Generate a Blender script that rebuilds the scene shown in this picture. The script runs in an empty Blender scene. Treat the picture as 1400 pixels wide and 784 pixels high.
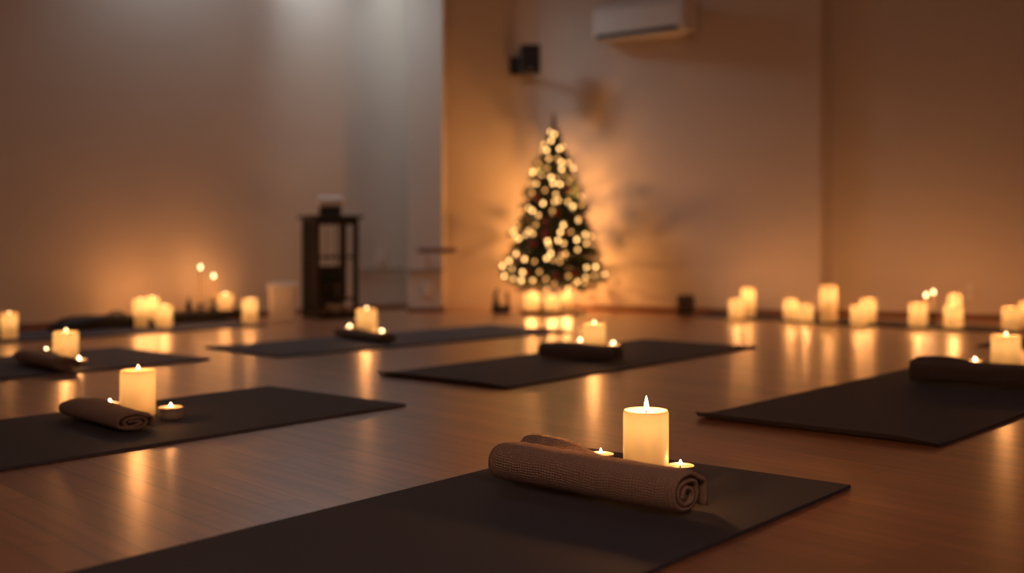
import bpy, bmesh, math, random
from mathutils import Vector, Matrix, noise
random.seed(7)
S = bpy.context.scene
C = S.collection
PI = math.pi
# ------------------------------------------------------------------ camera numbers (1400 x 784)
F, YH, EYE = 1600.0, 318.0, 0.5

def G(px, py, h=0.0):
    """point at height h seen at a pixel"""
    d = py - YH
    Z = F * (EYE - h) / d
    return Vector(((px - 700.0) / F * Z, Z, h))

# ------------------------------------------------------------------ mesh helpers
def obj(name, bm, m, parent=None, smooth=False, angle=None):
    me = bpy.data.meshes.new(name)
    bmesh.ops.recalc_face_normals(bm, faces=bm.faces)
    bm.to_mesh(me); bm.free()
    o = bpy.data.objects.new(name, me); C.objects.link(o)
    if m: me.materials.append(m)
    if smooth:
        for p in me.polygons: p.use_smooth = True
        if angle: me.set_sharp_from_angle(angle=math.radians(angle))
    if parent: o.parent = parent
    return o

def box(bm, c, s, rz=0.0, bevel=0.0):
    r = bmesh.ops.create_cube(bm, size=1.0)
    M = Matrix.Translation(c) @ Matrix.Rotation(rz, 4, 'Z') @ Matrix.Diagonal((s[0], s[1], s[2], 1))
    bmesh.ops.transform(bm, matrix=M, verts=r['verts'])
    if bevel > 0:
        ed = list({e for v in r['verts'] for e in v.link_edges})
        bmesh.ops.bevel(bm, geom=ed, offset=bevel, segments=2, profile=.5, affect='EDGES')

def lathe(bm, prof, n=40, c=(0, 0, 0), close=True):
    """prof: list of (r, z); r == 0 ends become poles"""
    rings = []
    for r, z in prof:
        if r < 1e-6:
            rings.append([bm.verts.new((c[0], c[1], c[2] + z))])
        else:
            rings.append([bm.verts.new((c[0] + r * math.cos(2 * PI * k / n), c[1] + r * math.sin(2 * PI * k / n), c[2] + z)) for k in range(n)])
    for a, b in zip(rings, rings[1:]):
        for k in range(n):
            k2 = (k + 1) % n
            if len(a) == 1 and len(b) == 1: continue
            if len(a) == 1: bm.faces.new((a[0], b[k], b[k2]))
            elif len(b) == 1: bm.faces.new((a[k], b[0], a[k2]))
            else: bm.faces.new((a[k], b[k], b[k2], a[k2]))

def tube(bm, pts, r, n=8):
    pts = [Vector(p) for p in pts]
    rings = []
    for i, p in enumerate(pts):
        t = (pts[min(i + 1, len(pts) - 1)] - pts[max(i - 1, 0)]).normalized()
        u = t.cross(Vector((0, 0, 1)))
        if u.length < 1e-3: u = t.cross(Vector((1, 0, 0)))
        u.normalize(); v = t.cross(u)
        rr = r[i] if isinstance(r, (list, tuple)) else r
        rings.append([bm.verts.new(p + u * rr * math.cos(2 * PI * k / n) + v * rr * math.sin(2 * PI * k / n)) for k in range(n)])
    for a, b in zip(rings, rings[1:]):
        for k in range(n):
            bm.faces.new((a[k], b[k], b[(k + 1) % n], a[(k + 1) % n]))
    bm.faces.new(rings[0]); bm.faces.new(rings[-1][::-1])

def tag(o, label, cat, group=None):
    o['label'] = label; o['category'] = cat
    if group: o['group'] = group
    return o

def thing(name, label, cat, loc=(0, 0, 0), rz=0.0, group=None):
    o = bpy.data.objects.new(name, None); C.objects.link(o)
    o.empty_display_size = .05
    o.location = loc; o.rotation_euler = (0, 0, rz)
    return tag(o, label, cat, group)

def struct(name, bm, m, smooth=False):
    o = obj(name, bm, m, None, smooth); o['kind'] = 'structure'; return o

# ------------------------------------------------------------------ materials
def mat(name):
    m = bpy.data.materials.new(name); m.use_nodes = True
    nt = m.node_tree; nt.nodes.clear()
    out = nt.nodes.new('ShaderNodeOutputMaterial')
    return m, nt, out

def N(nt, t, **kw):
    n = nt.nodes.new(t)
    for k, v in kw.items():
        if k in n.inputs: n.inputs[k].default_value = v
        else: setattr(n, k, v)
    return n

def principled(name, col, rough=.5, var=.12, scale=30.0, bump=.0, bscale=200.0, metallic=0.0, spec=.5, coord='Object', sheen=0.0):
    m, nt, out = mat(name)
    p = N(nt, 'ShaderNodeBsdfPrincipled', Roughness=rough, Metallic=metallic)
    p.inputs['Specular IOR Level'].default_value = spec
    if sheen: p.inputs['Sheen Weight'].default_value = sheen
    tc = N(nt, 'ShaderNodeTexCoord')
    nz = N(nt, 'ShaderNodeTexNoise', Scale=scale, Detail=4.0)
    nt.links.new(tc.outputs[coord], nz.inputs['Vector'])
    mx = N(nt, 'ShaderNodeMix', data_type='RGBA')
    mx.inputs[6].default_value = (*[c * (1 - var) for c in col], 1)
    mx.inputs[7].default_value = (*[min(1, c * (1 + var)) for c in col], 1)
    nt.links.new(nz.outputs['Fac'], mx.inputs[0])
    nt.links.new(mx.outputs[2], p.inputs['Base Color'])
    if bump:
        n2 = N(nt, 'ShaderNodeTexNoise', Scale=bscale, Detail=2.0)
        nt.links.new(tc.outputs[coord], n2.inputs['Vector'])
        b = N(nt, 'ShaderNodeBump', Strength=bump, Distance=.002)
        nt.links.new(n2.outputs['Fac'], b.inputs['Height'])
        nt.links.new(b.outputs[0], p.inputs['Normal'])
    nt.links.new(p.outputs[0], out.inputs[0])
    return m

def emission(name, col, s):
    m, nt, out = mat(name)
    e = N(nt, 'ShaderNodeEmission', Strength=s); e.inputs['Color'].default_value = (*col, 1)
    nt.links.new(e.outputs[0], out.inputs[0]); return m

WARM = (1.0, .38, .105)
GLOW = (1.0, .60, .24)
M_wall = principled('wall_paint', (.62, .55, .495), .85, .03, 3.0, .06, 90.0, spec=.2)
M_trim = principled('trim_paint', (.33, .25, .20), .7, .05, 10.0)
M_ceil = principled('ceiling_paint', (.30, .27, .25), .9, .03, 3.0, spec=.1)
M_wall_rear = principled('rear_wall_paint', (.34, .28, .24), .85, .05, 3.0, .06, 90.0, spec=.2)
M_base = principled('baseboard_wood', (.20, .085, .04), .45, .2, 14.0)
M_mat = principled('mat_foam', (.080, .086, .112), .75, .10, 260.0, .35, 900.0, spec=.25)
M_black = principled('black_wood', (.018, .014, .013), .5, .25, 20.0)
M_blackpl = principled('black_plastic', (.010, .009, .009), .6, .1, 30.0)
M_white = principled('white_plastic', (.72, .69, .67), .5, .04, 12.0)
M_metal = principled('thin_aluminium', (.72, .62, .54), .38, .05, 40.0, metallic=.55)
M_wick = principled('burnt_wick', (.02, .015, .012), .9, .2, 60.0)
M_trunk = principled('bark', (.06, .035, .02), .9, .3, 40.0)
M_needle = principled('fir_needles', (.030, .055, .022), .6, .4, 18.0)
M_red = principled('red_bauble_glass', (.30, .030, .015), .25, .1, 10.0)
M_bronze = principled('bronze_finial', (.22, .10, .05), .4, .1, 20.0, metallic=.6)
M_bowl = principled('pale_stoneware', (.50, .44, .38), .55, .1, 25.0)
M_flame = emission('flame', (1.0, .66, .30), 9.0)
M_flame_b = emission('bright_flame', (1.0, .74, .40), 22.0)
M_bulb = emission('fairy_bulb', (1.0, .53, .17), 6.8)
M_bulb2 = emission('fairy_bulb_dimmer', (1.0, .50, .15), 3.9)
M_bulb3 = emission('fairy_bulb_dim', (1.0, .45, .12), 2.1)
M_fill_dome = emission('fill_dome_glow', (1.0, .5, .26), .6)  # surface of the added fill lights behind the camera
M_spot = emission('downlight_lens', (.85, .95, 1.0), 8.0)

# wax: a thin translucent body, lit by its flame; pillar candles get an added inner light
def wax_mat(name, tr, df, fac):
    m, nt, out = mat(name)
    t = N(nt, 'ShaderNodeBsdfTranslucent'); t.inputs['Color'].default_value = (*tr, 1)
    p = N(nt, 'ShaderNodeBsdfPrincipled', Roughness=.38); p.inputs['Base Color'].default_value = (*df, 1)
    tc = N(nt, 'ShaderNodeTexCoord')
    nz = N(nt, 'ShaderNodeTexNoise', Scale=18.0, Detail=3.0)
    nt.links.new(tc.outputs['Object'], nz.inputs['Vector'])
    mx = N(nt, 'ShaderNodeMix', data_type='RGBA')
    mx.inputs[6].default_value = (*[c * .93 for c in tr], 1); mx.inputs[7].default_value = (*tr, 1)
    nt.links.new(nz.outputs['Fac'], mx.inputs[0]); nt.links.new(mx.outputs[2], t.inputs['Color'])
    ms = N(nt, 'ShaderNodeMixShader'); ms.inputs[0].default_value = fac
    nt.links.new(p.outputs[0], ms.inputs[1]); nt.links.new(t.outputs[0], ms.inputs[2])
    nt.links.new(ms.outputs[0], out.inputs[0]); return m
M_wax = wax_mat('candle_wax', (.98, .86, .62), (.90, .78, .58), .55)

def glass_mat():
    m, nt, out = mat('clear_cup_glass')
    g = N(nt, 'ShaderNodeBsdfGlossy', Roughness=.06)
    t = N(nt, 'ShaderNodeBsdfTransparent'); t.inputs['Color'].default_value = (.90, .84, .78, 1)
    fr = N(nt, 'ShaderNodeFresnel', IOR=1.45)
    ms = N(nt, 'ShaderNodeMixShader')
    nt.links.new(fr.outputs[0], ms.inputs[0]); nt.links.new(t.outputs[0], ms.inputs[1]); nt.links.new(g.outputs[0], ms.inputs[2])
    nt.links.new(ms.outputs[0], out.inputs[0]); return m
M_glass = glass_mat()

def floor_mat(rot):
    m, nt, out = mat('strip_parquet')
    L = nt.links.new
    p = N(nt, 'ShaderNodeBsdfPrincipled')
    tc = N(nt, 'ShaderNodeTexCoord')
    mp = N(nt, 'ShaderNodeMapping'); mp.inputs['Rotation'].default_value = (0, 0, -rot)
    L(tc.outputs['Object'], mp.inputs['Vector'])
    br = N(nt, 'ShaderNodeTexBrick', Scale=1.0); br.offset = .37; br.squash = 1.0
    br.inputs['Color1'].default_value = (0, 0, 0, 1); br.inputs['Color2'].default_value = (1, 1, 1, 1)
    br.inputs['Mortar'].default_value = (.5, .5, .5, 1)
    br.inputs['Mortar Size'].default_value = .0012; br.inputs['Mortar Smooth'].default_value = .3
    br.inputs['Brick Width'].default_value = .95; br.inputs['Row Height'].default_value = .073
    L(mp.outputs[0], br.inputs['Vector'])
    gm = N(nt, 'ShaderNodeMapping'); gm.inputs['Scale'].default_value = (1.6, 34.0, 1)
    L(mp.outputs[0], gm.inputs['Vector'])
    sx = N(nt, 'ShaderNodeVectorMath', operation='ADD')
    mul = N(nt, 'ShaderNodeVectorMath', operation='SCALE'); mul.inputs['Scale'].default_value = 13.0
    L(br.outputs['Color'], mul.inputs[0]); L(gm.outputs[0], sx.inputs[0]); L(mul.outputs[0], sx.inputs[1])
    gr = N(nt, 'ShaderNodeTexNoise', Scale=1.0, Detail=6.0, Roughness=.6, Distortion=.4)
    L(sx.outputs[0], gr.inputs['Vector'])
    c1 = N(nt, 'ShaderNodeValToRGB')
    c1.color_ramp.elements[0].position = .3; c1.color_ramp.elements[0].color = (.25, .100, .042, 1)
    c1.color_ramp.elements[1].position = .75; c1.color_ramp.elements[1].color = (.56, .255, .118, 1)
    L(gr.outputs['Fac'], c1.inputs[0])
    hs = N(nt, 'ShaderNodeHueSaturation')
    mr = N(nt, 'ShaderNodeMapRange'); mr.inputs['To Min'].default_value = .80; mr.inputs['To Max'].default_value = 1.15
    L(br.outputs['Color'], mr.inputs['Value']); L(mr.outputs[0], hs.inputs['Value']); L(c1.outputs[0], hs.inputs['Color'])
    mx = N(nt, 'ShaderNodeMix', data_type='RGBA'); mx.inputs[7].default_value = (.05, .022, .012, 1)
    L(br.outputs['Fac'], mx.inputs[0]); L(hs.outputs[0], mx.inputs[6]); L(mx.outputs[2], p.inputs['Base Color'])
    rr = N(nt, 'ShaderNodeMapRange'); rr.inputs['To Min'].default_value = .30; rr.inputs['To Max'].default_value = .42
    L(gr.outputs['Fac'], rr.inputs['Value']); L(rr.outputs[0], p.inputs['Roughness'])
    p.inputs['Specular IOR Level'].default_value = .5
    p.inputs['Coat Weight'].default_value = .8; p.inputs['Coat Roughness'].default_value = .30; p.inputs['Coat IOR'].default_value = 1.5
    ad = N(nt, 'ShaderNodeMath', operation='SUBTRACT')
    m2 = N(nt, 'ShaderNodeMath', operation='MULTIPLY'); m2.inputs[1].default_value = .25
    L(gr.outputs['Fac'], m2.inputs[0]); L(m2.outputs[0], ad.inputs[0]); L(br.outputs['Fac'], ad.inputs[1])
    b = N(nt, 'ShaderNodeBump', Strength=.22, Distance=.0011)
    L(ad.outputs[0], b.inputs['Height']); L(b.outputs[0], p.inputs['Normal'])
    L(p.outputs[0], out.inputs[0]); return m
M_floor = floor_mat(math.radians(-48))

def towel_mat(name, dark, light):
    m, nt, out = mat(name)
    L = nt.links.new
    p = N(nt, 'ShaderNodeBsdfPrincipled', Roughness=.95)
    p.inputs['Specular IOR Level'].default_value = .1; p.inputs['Sheen Weight'].default_value = .25
    tc = N(nt, 'ShaderNodeTexCoord')
    w1 = N(nt, 'ShaderNodeTexWave', Scale=70.0, Distortion=3.5, Detail=2.0); w1.bands_direction = 'X'
    w2 = N(nt, 'ShaderNodeTexWave', Scale=46.0, Distortion=2.0, Detail=2.0); w2.bands_direction = 'Y'
    nz = N(nt, 'ShaderNodeTexNoise', Scale=420.0, Detail=3.0)
    big = N(nt, 'ShaderNodeTexNoise', Scale=40.0, Detail=3.0)
    for w in (w1, w2, nz, big): L(tc.outputs['UV'], w.inputs['Vector'])
    a = N(nt, 'ShaderNodeMath', operation='ADD'); L(w1.outputs['Fac'], a.inputs[0]); L(w2.outputs['Fac'], a.inputs[1])
    b = N(nt, 'ShaderNodeMath', operation='ADD'); L(a.outputs[0], b.inputs[0]); L(nz.outputs['Fac'], b.inputs[1])
    sc = N(nt, 'ShaderNodeMath', operation='MULTIPLY'); sc.inputs[1].default_value = .25
    b2 = N(nt, 'ShaderNodeMath', operation='ADD'); L(b.outputs[0], b2.inputs[0]); L(big.outputs['Fac'], b2.inputs[1]); L(b2.outputs[0], sc.inputs[0])
    mx = N(nt, 'ShaderNodeMix', data_type='RGBA'); mx.inputs[6].default_value = (*dark, 1); mx.inputs[7].default_value = (*light, 1)
    L(sc.outputs[0], mx.inputs[0]); L(mx.outputs[2], p.inputs['Base Color'])
    bp = N(nt, 'ShaderNodeBump', Strength=.9, Distance=.0022); L(b.outputs[0], bp.inputs['Height']); L(bp.outputs[0], p.inputs['Normal'])
    L(p.outputs[0], out.inputs[0]); return m
M_towel = towel_mat('woven_tan_cotton', (.36, .23, .155), (.70, .50, .36))
M_towelb = towel_mat('woven_brown_cotton', (.24, .165, .12), (.48, .34, .25))
M_toweld = towel_mat('woven_dark_cotton', (.08, .06, .05), (.17, .13, .105))

def point(name, loc, power, parent=None, radius=.006, col=WARM):
    l = bpy.data.lights.new(name, 'POINT'); l.energy = power; l.color = col; l.shadow_soft_size = radius
    o = bpy.data.objects.new(name, l); C.objects.link(o); o.location = loc
    if parent: o.parent = parent
    return o

# ================================================================== THE ROOM
CEIL = 2.55
lw_dir = Vector((.7193, .6947, 0)); lw_n = Vector((.6947, -.7193, 0))
rw_dir = Vector((.9135, -.4067, 0)); rw_n = Vector((-.4067, -.9135, 0))
corner = Vector((.167, 7.67, 0))
PZ = 7.33                                       # front of the pillar
p557 = Vector((-.0894 * PZ, PZ, 0)); p605 = Vector((-.0594 * PZ, PZ, 0))
lw0 = Vector((-.935, 7.48, 0))
lw_end = lw0 + lw_dir * .40
lw_far = lw0 - lw_dir * 6.2
rec_l = Vector((-.60, 7.735, 0))                # recess wall behind the pillar
r_step = corner + rw_dir * 1.815
r_step2 = r_step + rw_dir * .05 - rw_n * .12
r_far = r_step2 + rw_dir * 4.0

def wall_run(name, pts, thick, m, z0=0.0, z1=CEIL, nrm=None):
    """vertical wall slab through ground points; thickness goes away from the room"""
    bm = bmesh.new()
    for a, b in zip(pts, pts[1:]):
        d = (b - a).normalized(); n = Vector((-d.y, d.x, 0))
        if nrm is not None: n = -nrm
        q = [a, b, b + n * thick, a + n * thick]
        lo = [bm.verts.new((p.x, p.y, z0)) for p in q]; hi = [bm.verts.new((p.x, p.y, z1)) for p in q]
        bm.faces.new(lo); bm.faces.new(hi)
        for k in range(4): bm.faces.new((lo[k], lo[(k + 1) % 4], hi[(k + 1) % 4], hi[k]))
    return struct(name, bm, m)

bm = bmesh.new(); box(bm, (0, 2.9, -.05), (17, 13, .1)); struct('floor', bm, M_floor)
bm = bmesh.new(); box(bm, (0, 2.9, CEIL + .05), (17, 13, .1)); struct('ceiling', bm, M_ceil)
wall_run('wall_left', [lw_far, lw_end], .15, M_wall, nrm=lw_n)
wall_run('wall_back', [rec_l, corner + Vector((.06, 0, 0))], .15, M_wall, nrm=Vector((0, -1, 0)))
# pillar: one solid block
bm = bmesh.new()
q = [p557, p605, Vector((p605.x, 7.74, 0)), Vector((p557.x - .02, 7.74, 0))]
lo = [bm.verts.new((p.x, p.y, 0)) for p in q]; hi = [bm.verts.new((p.x, p.y, CEIL)) for p in q]
bm.faces.new(lo); bm.faces.new(hi)
for k in range(4): bm.faces.new((lo[k], lo[(k + 1) % 4], hi[(k + 1) % 4], hi[k]))
struct('wall_pillar', bm, M_wall)
wall_run('wall_right', [corner, r_step], .15, M_wall, nrm=rw_n)
wall_run('wall_right_return', [r_step, r_step2], .10, M_wall)
wall_run('wall_right_recess', [r_step2, r_far], .15, M_wall, nrm=rw_n)
wl = Vector((lw_far.x, -3.0, 0)); wr = Vector((r_far.x, -3.0, 0))
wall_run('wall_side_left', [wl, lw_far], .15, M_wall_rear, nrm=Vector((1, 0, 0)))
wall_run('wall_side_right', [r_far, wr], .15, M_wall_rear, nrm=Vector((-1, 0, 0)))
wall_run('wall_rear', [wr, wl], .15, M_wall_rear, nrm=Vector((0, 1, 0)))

def skirting(name, a, b, n, h=.033, t=.012):
    bm = bmesh.new()
    q = [a, b, b + n * t, a + n * t]
    lo = [bm.verts.new((p.x, p.y, 0)) for p in q]
    q2 = [a, b, b + n * t * .6, a + n * t * .6]
    mid = [bm.verts.new((p.x, p.y, h * .8)) for p in q]; hi = [bm.verts.new((p.x, p.y, h)) for p in q2]
    bm.faces.new(lo); bm.faces.new(hi)
    for A, B in ((lo, mid), (mid, hi)):
        for k in range(4): bm.faces.new((A[k], A[(k + 1) % 4], B[(k + 1) % 4], B[k]))
    return struct(name, bm, M_base)
skirting('baseboard_left', lw_far, lw_end, lw_n)
skirting('baseboard_pillar', p557, p605 + Vector((.012, 0, 0)), Vector((0, -1, 0)))
skirting('baseboard_back', Vector((p605.x + .01, 7.735, 0)), Vector((corner.x + .02, 7.735, 0)), Vector((0, -1, 0)))
skirting('baseboard_right', corner, r_step, rw_n)
skirting('baseboard_right_recess', r_step2, r_far, rw_n)
# thin rail moulding round the pillar
def rail(name, a, b, n, z, h=.014, t=.012):
    bm = bmesh.new(); c = (a + b) / 2 + n * t / 2; d = b - a
    box(bm, (c.x, c.y, z), (d.length, t, h), math.atan2(d.y, d.x), .003)
    return struct(name, bm, M_trim)
rail('trim_1', lw0 - lw_dir * .05, lw0 + lw_dir * .30, lw_n, .262)
rail('trim_2', p557, p605 + Vector((.012, 0, 0)), Vector((0, -1, 0)), .262)

# ================================================================== YOGA MATS
def yoga_mat(corner_px, dirv, w, l, label, curl=0.0, t=.007):
    """corner: ground point; dirv: unit vector along the short edge; the long edge runs to its left (away)"""
    c = G(*corner_px) if isinstance(corner_px, tuple) else corner_px
    nx, ny = 16, 48
    bm = bmesh.new(); top = []; bot = []
    for j in range(ny + 1):
        a = []; b = []
        for i in range(nx + 1):
            x = w * i / nx; y = l * j / ny
            lift = 0.0
            if curl:
                e = max(0.0, 1 - y / .10); lift = curl * e * e
                lift *= 1.0 - .85 * max(0, (i / nx - .85) / .15)
            z = lift + .0006 * noise.noise(Vector((x * 4 + c.x, y * 4, c.y)))
            a.append(bm.verts.new((x, y, t + z))); b.append(bm.verts.new((x, y + (.016 * (1 - j / 3) if curl and j < 3 else 0), .0006 + .35 * max(0, lift))))
        top.append(a); bot.append(b)
    for j in range(ny):
        for i in range(nx):
            bm.faces.new((top[j][i], top[j][i + 1], top[j + 1][i + 1], top[j + 1][i]))
            bm.faces.new((bot[j][i], bot[j + 1][i], bot[j + 1][i + 1], bot[j][i + 1]))
    for j in range(ny):
        bm.faces.new((top[j][0], top[j + 1][0], bot[j + 1][0], bot[j][0]))
        bm.faces.new((top[j][nx], bot[j][nx], bot[j + 1][nx], top[j + 1][nx]))
    for i in range(nx):
        bm.faces.new((top[0][i], bot[0][i], bot[0][i + 1], top[0][i + 1]))
        bm.faces.new((top[ny][i], top[ny][i + 1], bot[ny][i + 1], bot[ny][i]))
    o = obj('yoga_mat', bm, M_mat)
    o.location = (c.x, c.y, 0); o.rotation_euler = (0, 0, math.atan2(dirv.y, dirv.x))
    return tag(o, label, 'yoga mat')
def ang(d): d = math.radians(d); return Vector((math.cos(d), math.sin(d), 0))
MT = .0078
MATS = {}
# front mat: far short edge seen, runs towards the camera
A = G(773, 617); B = G(1163, 668)
def mat_from_far(Bp, th, w, l, label):
    """far right corner + direction of the short edge: near-left corner is derived"""
    d = ang(th); up = Vector((-d.y, d.x, 0))
    return yoga_mat(Bp - d * w - up * l, d, w, l, label)
mat_from_far(B, -38.5, .655, 1.85, 'charcoal yoga mat in the foreground under the tan rolled towel and lit candle')
mat_from_far(G(555, 556), -40, .62, 1.80, 'dark yoga mat on the left side under the flat folded towel and candle')
yoga_mat((950, 573), ang(-40.5), .655, 1.85, 'dark yoga mat on the right under the long dark rolled towel', .012)
yoga_mat((515, 514), ang(-39), .575, 1.72, 'dark yoga mat in the middle of the floor before the Christmas tree', .010)

# ================================================================== CANDLES
def flame_bm(h, r):
    bm = bmesh.new()
    lathe(bm, [(0, 0), (r * .55, h * .05), (r * .95, h * .2), (r, h * .32), (r * .8, h * .52), (r * .45, h * .76), (r * .14, h * .94), (0, h)], 14)
    return bm

def pillar_candle(px, py, wpx, ty, label, z0=0.0, power=1.0, group=None, flame=(.015, .0042), lit=1.0, sink=.0, fm=None):
    p = G(px, py, z0); d = py - YH
    k = (EYE - z0) / d                             # metres per pixel
    r = wpx * k / 2
    h = (py - ty) * k
    t = thing('pillar_candle', label, 'candle', p, 0, group)
    pool = min(.008, r * .16) + sink
    bm = bmesh.new()
    lathe(bm, [(0, .0006), (r * .96, .0006), (r, .003), (r, h * .3), (r, h * .6), (r, h - .005), (r * .985, h - .0015), (r * .95, h), (r * .90, h - .0012), (r * .84, h - pool * .7), (r * .6, h - pool), (r * .2, h - pool), (0, h - pool)], 44)
    wx = obj('wax', bm, M_wax, t, True, 50)
    bm = bmesh.new(); tube(bm, [(0, 0, h - pool - .002), (.0006, 0, h - pool + .006), (.0018, .0005, h - pool + .012)], .0013, 6)
    obj('wick', bm, M_wick, wx, True)
    fh, fr = flame
    o = obj('flame', flame_bm(fh, fr), fm or M_flame, t, True); o.location = (.001, 0, h - pool + .007)
    point('flame_light', (0, 0, h + .020), 1.5 * power, t, .011)
    point('wax_glow_light', (0, 0, h * .76), .112 * lit * (r / .047) ** 2, t, r * .45, GLOW)  # unseen light added inside the wax to make the body glow
    return t

def tealight(px, py, label, z0=MT, r=.028, h=.019, power=1.0, cup='metal'):
    p = G(px, py, z0)
    t = thing('tealight_candle', label, 'tealight', p)
    bm = bmesh.new()
    lathe(bm, [(0, .0004), (r * .93, .0004), (r * .97, .002), (r * .98, h * .5), (r, h - .001), (r * 1.03, h), (r * 1.0, h + .0004), (r * .965, h - .002), (r * .955, h * .5), (r * .93, .0022), (0, .0022)], 40)
    obj('cup', bm, M_metal if cup == 'metal' else M_glass, t, True, 50)
    wz = h - .0035
    bm = bmesh.new()
    lathe(bm, [(0, .0028), (r * .90, .0028), (r * .92, wz * .6), (r * .93, wz), (r * .7, wz - .0008), (r * .2, wz - .001), (0, wz - .001)], 40)
    wx = obj('wax', bm, M_wax, t, True, 50)
    bm = bmesh.new(); tube(bm, [(0, 0, wz - .002), (.0004, 0, wz + .004), (.001, 0, wz + .007)], .001, 6)
    obj('wick', bm, M_wick, wx, True)
    o = obj('flame', flame_bm(.012, .0034), M_flame_b, t, True); o.location = (.0006, 0, wz + .004)
    point('flame_light', (0, 0, wz + .014), .25 * power, t, .004)
    return t

def taper_candle(px, py, flame_y, label, z0, r=.0075, holder=.035):
    p = G(px, py, z0); k = (EYE - z0) / (py - YH)
    h = (py - flame_y) * k - .012
    t = thing('taper_candle', label, 'candle', p)
    bm = bmesh.new()
    lathe(bm, [(0, .0004), (.026, .0004), (.027, .004), (.012, .008), (.007, holder * .5), (.012, holder * .8), (.013, holder), (r, holder), (0, holder - .004)], 24)
    obj('candle_holder', bm, M_black, t, True, 40)
    bm = bmesh.new()
    lathe(bm, [(0, holder - .003), (r * 1.05, holder - .003), (r, h * .6), (r * .9, h - .004), (r * .6, h - .001), (0, h)], 20)
    wx = obj('wax', bm, M_wax, t, True, 50)
    bm = bmesh.new(); tube(bm, [(0, 0, h - .002), (.001, 0, h + .007)], .001, 6); obj('wick', bm, M_wick, wx, True)
    o = obj('flame', flame_bm(.026, .0075), M_flame, t, True); o.location = (.0004, 0, h + .003)
    point('flame_light', (0, 0, h + .02), 1.3, t, .006)
    return t

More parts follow.
